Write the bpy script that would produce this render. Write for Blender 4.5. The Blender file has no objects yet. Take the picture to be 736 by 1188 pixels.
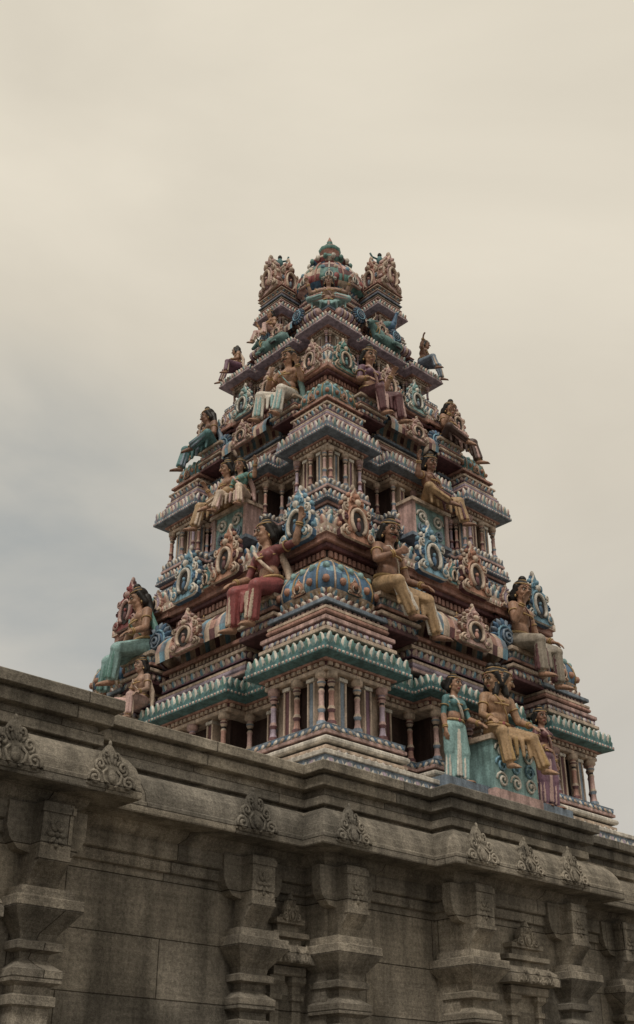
import bpy, math, random, time
import numpy as np
from mathutils import Vector, Matrix
random.seed(7); np.random.seed(7)
T0=time.time()
EYE=1.6
CX,CY=10.69,11.13
# ------------------------------------------------------------------ palette
P=dict(cream=(.70,.55,.43),salmon=(.55,.31,.25),pink=(.64,.43,.39),maroon=(.155,.065,.072),teal=(.12,.26,.27),
 aqua=(.32,.51,.50),blue=(.10,.20,.33),slate=(.24,.30,.37),white=(.79,.73,.64),gold=(.50,.33,.15),green=(.16,.33,.29),
 dark=(.026,.023,.025),orange=(.55,.29,.20),purple=(.22,.12,.17),brown=(.085,.05,.042),sky=(.23,.42,.54),lilac=(.47,.38,.46),
 skin=(.42,.245,.165),skin2=(.29,.16,.11),hair=(.012,.010,.010),ochre=(.48,.32,.18),red=(.32,.09,.09),stone=(1,1,1))
def col(c): return P[c] if isinstance(c,str) else c
# ------------------------------------------------------------------ mesh builder
class MB:
    def __init__(s): s.V=[];s.n=0;s.F=[];s.C=[];s.S=[]
    def add(s,v,f,c,smooth=False):
        v=np.asarray(v,float).reshape(-1,3); o=s.n
        s.V.append(v); s.n+=len(v)
        s.F.extend([tuple(i+o for i in q) for q in f])
        if isinstance(c,list): s.C.extend([col(x) for x in c])
        else: s.C.extend([col(c)]*len(f))
        s.S.extend([smooth]*len(f))
    def arr(s):
        if len(s.V)>1: s.V=[np.vstack(s.V)]
        return s.V[0]
    def merge(s,t,M,recol=None):
        v=t.arr(); M=np.array(M)
        v=v@M[:3,:3].T+M[:3,3]; o=s.n
        s.V.append(v); s.n+=len(v)
        flip=np.linalg.det(M[:3,:3])<0
        if flip: s.F.extend([tuple(i+o for i in q[::-1]) for q in t.F])
        else: s.F.extend([tuple(i+o for i in q) for q in t.F])
        if recol: s.C.extend([recol.get(c,c) for c in t.C])
        else: s.C.extend(t.C)
        s.S.extend(t.S)
    def build(s,name,mat,parent=None):
        me=bpy.data.meshes.new(name); v=s.arr().copy(); v[:,2]+=EYE
        me.from_pydata(v.tolist(),[],s.F)
        setcol(me,np.array(s.C)); me.polygons.foreach_set('use_smooth',s.S)
        me.materials.append(mat); me.update()
        o=bpy.data.objects.new(name,me); bpy.context.collection.objects.link(o)
        if parent: o.parent=parent
        return o
def setcol(me,fc):
    tot=np.zeros(len(me.polygons),int); me.polygons.foreach_get('loop_total',tot)
    a=me.color_attributes.new('Col','FLOAT_COLOR','CORNER')
    c=np.ones((tot.sum(),4)); c[:,:3]=np.repeat(fc,tot,axis=0)
    a.data.foreach_set('color',c.ravel())
# ------------------------------------------------------------------ primitives
def box(mb,x0,x1,y0,y1,z0,z1,c,M=None):
    v=np.array([(x,y,z) for z in(z0,z1) for y in(y0,y1) for x in(x0,x1)],float)
    f=[(0,2,3,1),(4,5,7,6),(0,1,5,4),(2,6,7,3),(0,4,6,2),(1,3,7,5)]
    if M is not None: M=np.array(M); v=v@M[:3,:3].T+M[:3,3]
    mb.add(v,f,c)
def lathe(mb,prof,n,cols,cen=(0,0,0),sq=0,smooth=True,rot=0):
    V=[];F=[];C=[]
    for r,z in prof:
        for i in range(n):
            a=2*math.pi*i/n+rot
            k=1
            if sq: k=1/((abs(math.cos(a))**sq+abs(math.sin(a))**sq)**(1/sq))
            V.append((cen[0]+r*k*math.cos(a),cen[1]+r*k*math.sin(a),cen[2]+z))
    for j in range(len(prof)-1):
        for i in range(n):
            F.append((j*n+i,j*n+(i+1)%n,(j+1)*n+(i+1)%n,(j+1)*n+i))
            c=cols[j%len(cols)] if not callable(cols) else cols(i,j)
            C.append(c)
    m=len(prof)-1
    F.append(tuple(m*n+i for i in range(n)));C.append(C[-1])
    F.append(tuple(reversed(range(n))));C.append(C[0])
    mb.add(V,F,C,smooth)
def tube(mb,pts,r,c,n=5,closed=False,taper=None):
    pts=[Vector(p) for p in pts]; V=[];F=[]; m=len(pts); up=None
    for i,p in enumerate(pts):
        a=pts[(i-1)%m] if (closed or i>0) else p; b=pts[(i+1)%m] if (closed or i<m-1) else p
        t=(b-a).normalized()
        if up is None:
            up=t.orthogonal().normalized()
        up=(up-t*up.dot(t)).normalized(); w=t.cross(up)
        rr=r*(taper[i] if taper else 1)
        for k in range(n):
            an=2*math.pi*k/n; q=p+up*(rr*math.cos(an))+w*(rr*math.sin(an)); V.append(tuple(q))
    for i in range(m if closed else m-1):
        j=(i+1)%m
        for k in range(n): F.append((i*n+k,i*n+(k+1)%n,j*n+(k+1)%n,j*n+k))
    if not closed:
        F.append(tuple(reversed(range(n)))); F.append(tuple((m-1)*n+k for k in range(n)))
    mb.add(V,F,c,True)
def ellip(mb,cen,r,c,n=8,m=5,R=None,smooth=True):
    V=[];F=[]
    for j in range(1,m):
        ph=math.pi*j/m
        for i in range(n):
            a=2*math.pi*i/n
            V.append((r[0]*math.sin(ph)*math.cos(a),r[1]*math.sin(ph)*math.sin(a),-r[2]*math.cos(ph)))
    b=len(V); V+= [(0,0,-r[2]),(0,0,r[2])]
    for j in range(m-2):
        for i in range(n): F.append((j*n+i,j*n+(i+1)%n,(j+1)*n+(i+1)%n,(j+1)*n+i))
    for i in range(n):
        F.append((b,(i+1)%n,i)); F.append((b+1,(m-2)*n+i,(m-2)*n+(i+1)%n))
    V=np.array(V)
    if R is not None: V=V@np.array(R)[:3,:3].T
    mb.add(V+np.array(cen),F,c,smooth)
def norms(poly):
    n=len(poly);N=[]
    for i in range(n):
        a=poly[i];b=poly[(i+1)%n];dx=b[0]-a[0];dy=b[1]-a[1];l=math.hypot(dx,dy)
        N.append((dy/l,-dx/l))
    return N
def offs(poly,o):
    N=norms(poly);out=[]
    for i,p in enumerate(poly):
        a=N[i-1];b=N[i];d=1+a[0]*b[0]+a[1]*b[1]
        out.append((p[0]+o*(a[0]+b[0])/d,p[1]+o*(a[1]+b[1])/d))
    return out
def sweep(mb,poly,prof,cols,cap=True,smooth=False):
    n=len(poly);V=[];F=[];C=[]
    for o,z in prof:
        V+=[(x,y,z) for x,y in offs(poly,o)]
    for j in range(len(prof)-1):
        for i in range(n):
            F.append((j*n+i,j*n+(i+1)%n,(j+1)*n+(i+1)%n,(j+1)*n+i)); C.append(cols[j] if isinstance(cols,list) else cols)
    if cap:
        F.append(tuple((len(prof)-1)*n+i for i in range(n)));C.append(C[-1])
        F.append(tuple(reversed(range(n))));C.append(C[0])
    mb.add(V,F,C,smooth)
def along(mb,poly,o,z,sp,tpl,sx,sy,sz,recs,minlen=.05):
    pp=offs(poly,o);N=norms(poly);k=0
    for i in range(len(pp)):
        a=pp[i];b=pp[(i+1)%len(pp)];L=math.hypot(b[0]-a[0],b[1]-a[1])
        if L<minlen: continue
        n=max(1,int(round(L/sp)));w=L/n;t=((b[0]-a[0])/L,(b[1]-a[1])/L);nn=N[i]
        for j in range(n):
            s=(j+.5)*w;jz=sz*random.uniform(.93,1.05);jy=sy*random.uniform(.85,1.1)
            M=np.array([[t[0]*sx*w,-nn[0]*jy,0,a[0]+t[0]*s],[t[1]*sx*w,-nn[1]*jy,0,a[1]+t[1]*s],[0,0,jz,z],[0,0,0,1]])
            mb.merge(tpl,M,recs[k%len(recs)]);k+=1
def petal():
    t=MB();V=[];F=[];nx=4
    rows=[(0,.50,.05),(.3,.5,.55),(.65,.42,.85),(.88,.22,.75),(1,.04,.45)]
    for z,w,d in rows:
        for i in range(nx+1):
            u=-1+2*i/nx
            V.append((u*w,-d*(1-u*u*.8),z))
    for j in range(len(rows)-1):
        for i in range(nx): F.append((j*(nx+1)+i,j*(nx+1)+i+1,(j+1)*(nx+1)+i+1,(j+1)*(nx+1)+i))
    C=[(1,0,0) if (i in(1,2) and j<3) else (0,1,0) for j in range(len(rows)-1) for i in range(nx)]
    t.add(V,F,C,True); return t
PET=petal()
def pr(a,b): return {(1,0,0):col(a),(0,1,0):col(b)}
DEN=MB(); box(DEN,-.3,.3,-1,0,0,1,(1,0,0))
BEAD=MB(); ellip(BEAD,(0,0,.5),(.45,.8,.5),(1,0,0),6,4)
# ------------------------------------------------------------------ moulding stack
def stack(mb,poly,h0,h1,o0,o1,seq,cap=True,sp=.1):
    tot=sum(e[1] for e in seq);h=h0;prof=[];cols=[];orn=[]
    def pt(o,z,c):
        if prof: cols.append(c)
        prof.append((o,z))
    for e in seq:
        kind,wt,d,c=e[:4];H=(h1-h0)*wt/tot;f=(h-h0)/(h1-h0);o=o0+(o1-o0)*f+d
        if kind=='f':
            ch=min(.008,H*.15)
            pt(o-ch,h,c);pt(o,h+ch,c);pt(o,h+H-ch,c);pt(o-ch,h+H,c)
        elif kind=='g':
            pt(o,h,c);pt(o,h+H,c)
        elif kind=='t':
            r=H*.55
            for k in range(6):
                a=-math.pi/2+math.pi*k/5; pt(o+r*math.cos(a),h+H/2+H/2*math.sin(a),c)
        elif kind=='p':
            pt(o-.01,h,c);pt(o-.01,h+H*.1,c);pt(o-.02,h+H,c)
            orn.append(('p',o-.02,h+.01,H*.96,e[4]))
        elif kind=='q':
            pt(o-.02,h,c);pt(o-.01,h+H,c)
            orn.append(('q',o-.02,h+H-.01,H*.96,e[4]))
        elif kind=='d':
            pt(o-.04,h,c);pt(o-.04,h+H,c); orn.append(('d',o-.042,h+H*.1,H*.8,e[4]))
        elif kind=='k':
            for (a,b) in [(-.16,-.08),(-.02,.02),(.0,.05),(.0,.22),(-.015,.26),(-.01,.45),(-.035,.68),(-.075,.86),(-.13,1)]: pt(o+a,h+H*b,c)
            orn.append(('p',o-.028,h+H*.25,H*.62,e[4])); orn.append(('b',o-.004,h+H*.06,H*.15,[pr('white','white'),pr('pink','pink')]))
        h+=H
    sweep(mb,poly,prof,cols,cap)
    for k,o,z,H,rc in orn:
        if k=='p': along(mb,poly,o,z,sp*1.0,PET,.95,.05,H,rc)
        if k=='q': along(mb,poly,o,z,sp*1.0,PET,.95,.05,-H,rc)
        if k=='d': along(mb,poly,o,z,sp*.8,DEN,1,.04,H,rc)
        if k=='b': along(mb,poly,o,z,sp*.55,BEAD,.9,.02,H,rc)
def plan(W,a,b,rec,brec):
    s=[(-W,-W),(-W+a,-W),(-W+a,-(W-rec)),(-b/2,-(W-rec)),(-b/2,-(W-brec)),(b/2,-(W-brec)),(b/2,-(W-rec)),(W-a,-(W-rec)),(W-a,-W)]
    out=[]
    for k in range(4):
        c,sn=[(1,0),(0,1),(-1,0),(0,-1)][k]
        out+=[(CX+x*c-y*sn,CY+x*sn+y*c) for x,y in s]
    return out
def square(cx,cy,w,wy=None):
    wy=wy or w
    return [(cx-w,cy-wy),(cx+w,cy-wy),(cx+w,cy+wy),(cx-w,cy+wy)]
def rect(M,x0,x1,y0,y1): return [tuple((M@Vector((x,y,0)))[:2]) for x,y in((x0,y0),(x1,y0),(x1,y1),(x0,y1))]
# ------------------------------------------------------------------ gable arch template
def spiral(cx,cz,r,turns,sgn,y,a0=0,n=16):
    return [(cx+sgn*r*(1-.85*k/n)*math.cos(a0+turns*2*math.pi*k/n),y-.02*k/n,cz+r*(1-.85*k/n)*math.sin(a0+turns*2*math.pi*k/n)) for k in range(n+1)]
A,B_,Cc,D_=(1,0,0),(0,1,0),(0,0,1),(1,1,0)
def arch_tpl(detail=True):
    t=MB()
    half=[(.46,0),(.60,.05),(.62,.17),(.52,.26),(.40,.29),(.38,.36),(.49,.42),(.53,.54),(.48,.64),(.50,.74),(.42,.86),(.30,.90),(.27,1.0),(.16,1.04),(.15,1.14),(.06,1.22),(0,1.34)]
    pts=half+[(-x,z) for x,z in reversed(half[:-1])]
    n=len(pts)
    V=[(x,0,z) for x,z in pts]+[(x,-.10,z) for x,z in pts]+[(x*.93,-.14,.02+z*.96) for x,z in pts]
    F=[];C=[]
    for i in range(n):
        j=(i+1)%n
        F.append((j,i,n+i,n+j)[::-1]);C.append(D_); F.append((n+j,n+i,2*n+i,2*n+j)[::-1]);C.append(B_)
    V.append((0,-.13,.5)); c=len(V)-1
    for i in range(n):
        j=(i+1)%n; F.append((2*n+i,2*n+j,c));C.append(A)
    t.add(V,F,C)
    t.add([(x,.0,z) for x,z in pts],[tuple(range(n))],D_)
    cz=.44
    ring=[(.27*math.cos(a),-.17,cz+.30*math.sin(a)) for a in [math.radians(-58+296*k/20) for k in range(21)]]
    tube(t,ring,.045,B_,6)
    ring=[(.36*math.cos(a),-.15,cz+.39*math.sin(a)) for a in [math.radians(-45+270*k/22) for k in range(23)]]
    tube(t,ring,.035,A,5)
    hp=[(.24*math.cos(2*math.pi*k/18),-.153,cz-.04+.28*math.sin(2*math.pi*k/18)) for k in range(18)]
    t.add(hp,[tuple(range(18))],Cc)  # flat disc in place of a recess; the hollow's shade is its colour
    if detail:
        ellip(t,(0,-.16,cz-.10),(.075,.04,.12),D_,8,5); ellip(t,(0,-.17,cz+.05),(.045,.04,.05),A,8,5)
    for s in(1,-1):
        tube(t,spiral(s*.44,.15,.14,1.4,s,-.15,-.5),.032,B_,5)
        if detail:
            tube(t,spiral(s*.40,.15,.07,1.0,s,-.17,0),.03,A,5)
            tube(t,spiral(s*.42,.74,.10,1.3,s,-.15,-2.2),.026,B_,5)
            tube(t,spiral(s*.45,.47,.08,1.2,s,-.15,1.2),.024,D_,5)
            tube(t,spiral(s*.17,.95,.08,1.2,s,-.15,-1.),.024,A,5)
            for k,(x,z) in enumerate([(.60,.30),(.55,.60),(.50,.84),(.34,.98),(.20,1.12)]):
                ellip(t,(s*x*.97,-.07,z),(.045,.06,.06),B_ if k%2 else A,6,4)
    ellip(t,(0,-.17,.90),(.10,.07,.09),B_,8,5); ellip(t,(0,-.15,1.06),(.07,.07,.07),A,8,5)
    ellip(t,(0,-.08,1.34),(.05,.05,.09),B_,6,4)
    return t
ARCH=arch_tpl(); ARCHS=arch_tpl(False)
def leaf_tpl():
    t=MB()
    half=[(.50,0),(.64,.04),(.68,.16),(.58,.26),(.46,.28),(.50,.40),(.46,.54),(.34,.60),(.30,.72),(.18,.78),(.10,.90),(0,1.0)]
    pts=half+[(-x,z) for x,z in reversed(half[:-1])];n=len(pts)
    V=[(x,.05,z) for x,z in pts]+[(x*.97,-.10,z) for x,z in pts]+[(x*.80,-.15,.06+z*.86) for x,z in pts]+[(0,-.16,.4)]
    F=[];C=[]
    for i in range(n):
        j=(i+1)%n
        F.append((i,j,n+j,n+i));F.append((n+i,n+j,2*n+j,2*n+i));F.append((2*n+i,2*n+j,3*n));C+=[A,A,A]
    t.add(V,F,C)
    for s_ in(1,-1):
        tube(t,spiral(s_*.44,.16,.17,1.5,s_,-.15,-.5),.045,B_,5)
        tube(t,spiral(s_*.30,.46,.14,1.4,s_,-.16,-1.5),.040,B_,5)
        tube(t,spiral(s_*.14,.70,.09,1.2,s_,-.16,-1.2),.035,D_,5)
        tube(t,[(s_*.08,-.17,.02),(s_*.20,-.19,.14),(s_*.24,-.19,.30),(s_*.12,-.18,.40)],.035,B_,5)
    for a in range(-2,3): ellip(t,(.09*a,-.17,.60-.02*abs(a)),(.035,.03,.09),D_,6,4,R=Matrix.Rotation(.3*a,4,'Y'))
    ellip(t,(0,-.17,.24),(.11,.07,.15),A,10,6); ellip(t,(0,-.10,.98),(.05,.05,.08),B_,6,4)
    return t
LEAF=leaf_tpl()
def arc(main,trim,acc,hol='dark'): return {A:col(main),B_:col(trim),Cc:col(hol),D_:col(acc)}  # hol: disc colour that paints the shade of a hollow
FR=[0,-math.pi/2,math.pi,math.pi/2]
def faceM(k,x,d,h,sx=1,sy=None,sz=None,yaw=0,tilt=0):
    sy=sy or sx; sz=sz or sx
    a=FR[k]
    return Matrix.Translation((CX,CY,h))@Matrix.Rotation(a,4,'Z')@Matrix.Translation((x,-d,0))@Matrix.Rotation(yaw,4,'Z')@Matrix.Rotation(tilt,4,'X')@Matrix.Diagonal((sx,sy,sz,1))
# ------------------------------------------------------------------ column template
COL=MB()
lathe(COL,[(.9,0),(.9,.06),(.75,.07),(.75,.12),(.55,.14),(.45,.2),(.42,.28),(.62,.34),(.42,.40),(.40,.62),(.5,.66),(.36,.70),(.36,.74),(.62,.79),(.66,.82),(.5,.85),(.55,.88),(.95,.90),(.95,1.0)],8,
 [B_,B_,D_,D_,A,A,D_,B_,A,A,B_,Cc,B_,D_,B_,A,B_,B_],rot=math.pi/8)
def columns(mb,poly,h0,h1,o,r,minL,cs):
    pp=offs(poly,o);k=0
    for i in range(len(pp)):
        a=Vector(pp[i]);b=Vector(pp[(i+1)%len(pp)]);L=(b-a).length
        if L<minL: continue
        t=(b-a).normalized();nn=Vector((t.y,-t.x)); n=max(1,int(round(L/(r*7.5))))*2
        for j in range(n+1):
            p=a+t*(r+(L-2*r)*j/n)
            if j%2==0:
                M=Matrix.Translation((p.x,p.y,h0))@Matrix.Diagonal((r,r,h1-h0,1))
                mb.merge(COL,M,cs[k%len(cs)]);k+=1
            else:
                q=p-nn*.07
                M=Matrix(((t.x,-nn.x,0,q.x),(t.y,-nn.y,0,q.y),(0,0,1,h0),(0,0,0,1)))
                w=r*.62
                box(mb,-w,w,-.03,.12,0,h1-h0,['maroon','slate','purple'][k%3],M)
                for s in(-1,1): box(mb,s*w-.011,s*w+.011,-.045,.1,0,h1-h0,'cream',M)
                box(mb,-w*1.3,w*1.3,-.06,.1,h1-h0-.06,h1-h0-.02,'white',M); box(mb,-w*1.3,w*1.3,-.06,.1,.02,.06,'pink',M)
CS=[{A:col('salmon'),B_:col('cream'),D_:col('maroon'),Cc:col('dark')},{A:col('pink'),B_:col('cream'),D_:col('slate'),Cc:col('dark')},{A:col('lilac'),B_:col('pink'),D_:col('maroon'),Cc:col('dark')}]
def finial(mb,x,y,z,s,c1='gold',c2='maroon'):
    lathe(mb,[(.9*s,0),(1.0*s,.1*s),(.5*s,.25*s),(.35*s,.4*s),(.95*s,.8*s),(1.05*s,1.15*s),(.7*s,1.5*s),(.3*s,1.6*s),(.5*s,1.75*s),(.22*s,2.0*s),(.28*s,2.2*s),(.02*s,2.9*s)],10,[c2,c1,c1,c1,c2,c1,c1,c2,c1,c2,c1],cen=(x,y,z))
def dome(mb,x,y,z,R,H,scheme):
    c1,c2,c3=scheme
    def f(i,j):
        if j<2: return 'maroon' if j==0 else 'cream'
        return [c1,c1,c2,c1][(i//2+j)%4] if j<7 else c3
    pr_=[(.86,0),(1.0,.06),(1.12,.14),(1.16,.3),(1.1,.48),(.98,.62),(.8,.76),(.55,.88),(.32,.95),(.22,1.0)]
    lathe(mb,[(r*R,h*H) for r,h in pr_],32,f,cen=(x,y,z),sq=5)
    for k in range(16):
        a=2*math.pi*(k+.5)/16; q=1/((abs(math.cos(a))**5+abs(math.sin(a))**5)**.2)
        tube(mb,[(x+r*R*q*1.01*math.cos(a),y+r*R*q*1.01*math.sin(a),z+h*H) for r,h in pr_[2:]],.014*R/.42,'gold' if k%2 else 'cream',4)
        for lv in(3,5):
            r,h=pr_[lv]; aa=2*math.pi*k/16; q2=1/((abs(math.cos(aa))**5+abs(math.sin(aa))**5)**.2)
            ellip(mb,(x+r*R*q2*1.0*math.cos(aa),y+r*R*q2*1.0*math.sin(aa),z+h*H),(.05*R/.42,.05*R/.42,.055*R/.42),'orange' if lv==3 else 'aqua',6,4)
    stack(mb,square(x,y,R*1.0),z-.0,z+H*.14,0,0.02,[('p',1,.01,'maroon',[pr('cream','gold'),pr('sky','white')])],sp=.09*R/.42)
    for k in range(4):
        a=FR[k];M=Matrix.Translation((x,y,z+H*.12))@Matrix.Rotation(a,4,'Z')@Matrix.Translation((0,-R*1.10,0))@Matrix.Diagonal((R*.46,R*.6,R*.40,1))
        mb.merge(ARCHS,M,arc('orange','cream','maroon' if k%2 else 'teal'))
    finial(mb,x,y,z+H*.97,R*.2)
LOT=[pr('aqua','white'),pr('green','white')]
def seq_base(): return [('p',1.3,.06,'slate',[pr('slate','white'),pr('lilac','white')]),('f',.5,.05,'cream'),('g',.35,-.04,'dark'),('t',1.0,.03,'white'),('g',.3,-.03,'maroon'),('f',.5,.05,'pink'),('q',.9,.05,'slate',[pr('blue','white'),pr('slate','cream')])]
def seq_kap(l=LOT,c='teal'): return [('f',.5,-.06,'cream'),('d',.5,-.03,'maroon',[pr('cream','cream')]),('f',.35,-.01,'salmon'),('k',2.6,.12,c,l)]
def seq_up(v=0):
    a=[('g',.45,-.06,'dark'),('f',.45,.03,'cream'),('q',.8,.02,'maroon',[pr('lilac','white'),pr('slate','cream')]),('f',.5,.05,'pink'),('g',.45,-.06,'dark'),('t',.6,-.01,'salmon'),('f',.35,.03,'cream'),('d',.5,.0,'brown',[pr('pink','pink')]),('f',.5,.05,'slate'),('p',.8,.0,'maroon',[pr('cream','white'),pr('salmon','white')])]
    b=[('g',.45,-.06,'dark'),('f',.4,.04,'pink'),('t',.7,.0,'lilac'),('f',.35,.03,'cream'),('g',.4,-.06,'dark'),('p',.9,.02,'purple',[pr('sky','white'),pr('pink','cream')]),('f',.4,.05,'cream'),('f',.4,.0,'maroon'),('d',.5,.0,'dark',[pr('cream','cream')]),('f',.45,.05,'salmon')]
    return b if v else a
def seat_seq(): return [('f',.5,.0,'maroon'),('q',.9,.0,'purple',[pr('sky','white'),pr('pink','cream')]),('f',.4,.03,'cream'),('g',.4,-.04,'dark'),('f',.4,.0,'salmon'),('p',.8,.0,'slate',[pr('aqua','white'),pr('lilac','white')]),('f',.5,.04,'cream')]
def tier(mb,W,a,b,rec,brec,hb,hc,hk,hs,hu,hd,core,htop,sc,domes=True,schem=('blue','sky','gold'),kap=None,v=0):
    kap=kap or (LOT,'teal')
    poly=plan(W,a,b,rec,brec)
    n=2 if (hc-hb)>.6 else 1
    if n==2:
        m=hb+(hc-hb)*.45
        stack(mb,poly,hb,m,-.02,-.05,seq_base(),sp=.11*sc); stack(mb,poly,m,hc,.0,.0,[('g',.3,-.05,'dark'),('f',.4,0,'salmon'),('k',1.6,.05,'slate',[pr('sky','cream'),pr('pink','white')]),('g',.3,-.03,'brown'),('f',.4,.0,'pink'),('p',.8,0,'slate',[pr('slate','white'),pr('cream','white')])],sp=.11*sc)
    else: stack(mb,poly,hb,hc,0,0,seq_base(),sp=.11*sc)
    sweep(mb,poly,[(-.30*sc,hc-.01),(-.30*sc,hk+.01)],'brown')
    columns(mb,poly,hc,hk,-.10*sc,.078*sc,.3*sc,CS)
    stack(mb,poly,hk,hs,0,0,seq_kap(*kap),sp=.11*sc)
    cw=a/2
    for sx in(-1,1):
        for sy in(-1,1):
            x=CX+sx*(W-cw);y=CY+sy*(W-cw)
            if domes:
                stack(mb,square(x,y,cw),hs-.005,hu,-.02,-.15*sc,seq_up(v),sp=.1*sc)
                dome(mb,x,y,hu,cw-.17*sc,(hd-hu)*.85,schem)
    m=hs+(hu-hs)*1.0
    pc=plan(core+.12*sc,a*.75,b*1.05,.12*sc,-.16*sc)
    stack(mb,pc,hs-.004,m,.06,-.02,seq_up(1-v),sp=.1*sc)
    pc2=plan(core,a*.7,b*1.0,.1*sc,.02)
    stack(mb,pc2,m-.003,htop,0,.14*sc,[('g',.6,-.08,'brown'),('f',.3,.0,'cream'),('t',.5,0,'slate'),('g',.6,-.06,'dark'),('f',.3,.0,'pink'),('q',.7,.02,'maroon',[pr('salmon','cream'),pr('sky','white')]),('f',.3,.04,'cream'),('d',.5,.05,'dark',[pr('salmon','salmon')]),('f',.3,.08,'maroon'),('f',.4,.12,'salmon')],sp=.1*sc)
    for k in range(4):
        d=W-brec-.18*sc
        L=b*.46;R=.22*sc;z=hu+.02
        n=14;V=[];F=[];C=[];m_=9
        for i in range(n+1):
            xx=-L+2*L*i/n
            for j in range(m_):
                aa=math.radians(-25+230*j/(m_-1)); rr=R*(1.0+.03*(i%2))
                V.append((xx,-d-rr*math.cos(aa),z+.1*sc+rr*1.25*math.sin(aa)))
        for i in range(n):
            for j in range(m_-1): F.append((i*m_+j,(i+1)*m_+j,(i+1)*m_+j+1,i*m_+j+1)); C.append([('cream','sky','cream','maroon')[i%4],('pink','slate','cream','salmon')[i%4]][j%2])
        t=MB();t.add(V,F,C,True)
        for e in(-1,0,1): finial(t,e*L*.75,-d,z+.1*sc+R*1.2,.055*sc)
        M=Matrix.Translation((CX,CY,0))@Matrix.Rotation(FR[k],4,'Z')
        mb.merge(t,M)
        mb.merge(ARCH,faceM(k,0,d+R*.95,z-.05*sc,.50*sc,.6*sc,.42*sc),arc('pink','cream','salmon'))
        for e in(-1,1):
            x0=b*.5;x1=W-a-.02
            t=MB();n=16;dd=W-rec-.02*sc
            xs=[e*(x0+(x1-x0+a*.3)*i/n) for i in range(n+1)]
            for i in range(n):
                rr=.14*sc*(1 if i%2 else 1.14)
                tube(t,[(xs[i],-dd,z+.2*sc),(xs[i+1],-dd,z+.2*sc)],rr,['cream','maroon','lilac','pink'][i%4],10)
            cx_=e*(x0+.10*sc); rD=.27*sc; cz=z+.38*sc; yy=-(W-rec+.16*sc)
            for q in range(18):
                an=2*math.pi*q/18
                ellip(t,(cx_+rD*.78*math.cos(an),yy,cz+rD*.78*math.sin(an)),(rD*.3,.05*sc,rD*.10),'blue' if q%2 else 'slate',6,4,R=Matrix.Rotation(-an,4,'Y'))
            lathe_pts=[(cx_+rD*.62*math.cos(2*math.pi*q/20),yy-.03,cz+rD*.62*math.sin(2*math.pi*q/20)) for q in range(20)]
            tube(t,lathe_pts,.02*sc,'sky',5,True)
            ellip(t,(cx_,yy,cz),(rD*.62,.06*sc,rD*.62),'blue',14,6)
            tube(t,spiral(cx_,cz,rD*.5,2,e,yy-.055*sc),.018*sc,'slate',5)
            tube(t,[(cx_+rD*1.02*math.cos(2*math.pi*q/24),yy+.02,cz+rD*1.02*math.sin(2*math.pi*q/24)) for q in range(24)],.018*sc,'dark',5,True)
            mb.merge(t,M)
def eave(mb,W,h0,h1,inner,sc,cols_):
    poly=square(CX,CY,W); H=h1-h0
    prof=[(-inner,h0-.04*sc),(-.06,h0),(0,h0+H*.05),(0,h0+H*.28),(-.02,h0+H*.31),(-.02,h0+H*.38),(-.03,h0+H*.5),(-.07,h0+H*.68),(-.14,h0+H*.84),(-.24,h0+H*.95),(-.34,h0+H)]
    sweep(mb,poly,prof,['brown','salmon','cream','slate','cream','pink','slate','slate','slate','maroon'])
    along(mb,poly,-.004,h0+H*.07,.055*sc,BEAD,.9,.02,H*.18,[pr('white','white'),pr('pink','pink')])
    along(mb,poly,-.03,h0+H*.34,.12*sc,PET,.95,.045,H*.34,[pr('sky','white'),pr('salmon','cream'),pr('slate','white')])
    along(mb,poly,-.10,h0+H*.66,.12*sc,PET,.95,.05,H*.3,[pr('aqua','white'),pr('blue','cream')])
    along(mb,poly,-.12,h0-.05*sc,.14*sc,DEN,.8,-.14*sc,.05*sc,[pr('maroon','maroon')])
    for k in range(4):
        for j,f in enumerate((-.80,-.19,.19,.80)):
            main=cols_[k%2][j]
            mb.merge(ARCH,faceM(k,f*W,W-.0,h0-.02,.46*sc,.7*sc,.60*sc,tilt=-.06),arc(*main))
        for j,f in enumerate((-.5,0,.5)):
            mb.merge(ARCHS,faceM(k,f*W,W-.02,h0+.02,.18*sc,.5*sc,.26*sc),arc('teal' if j%2 else 'lilac','cream','salmon'))
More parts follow.
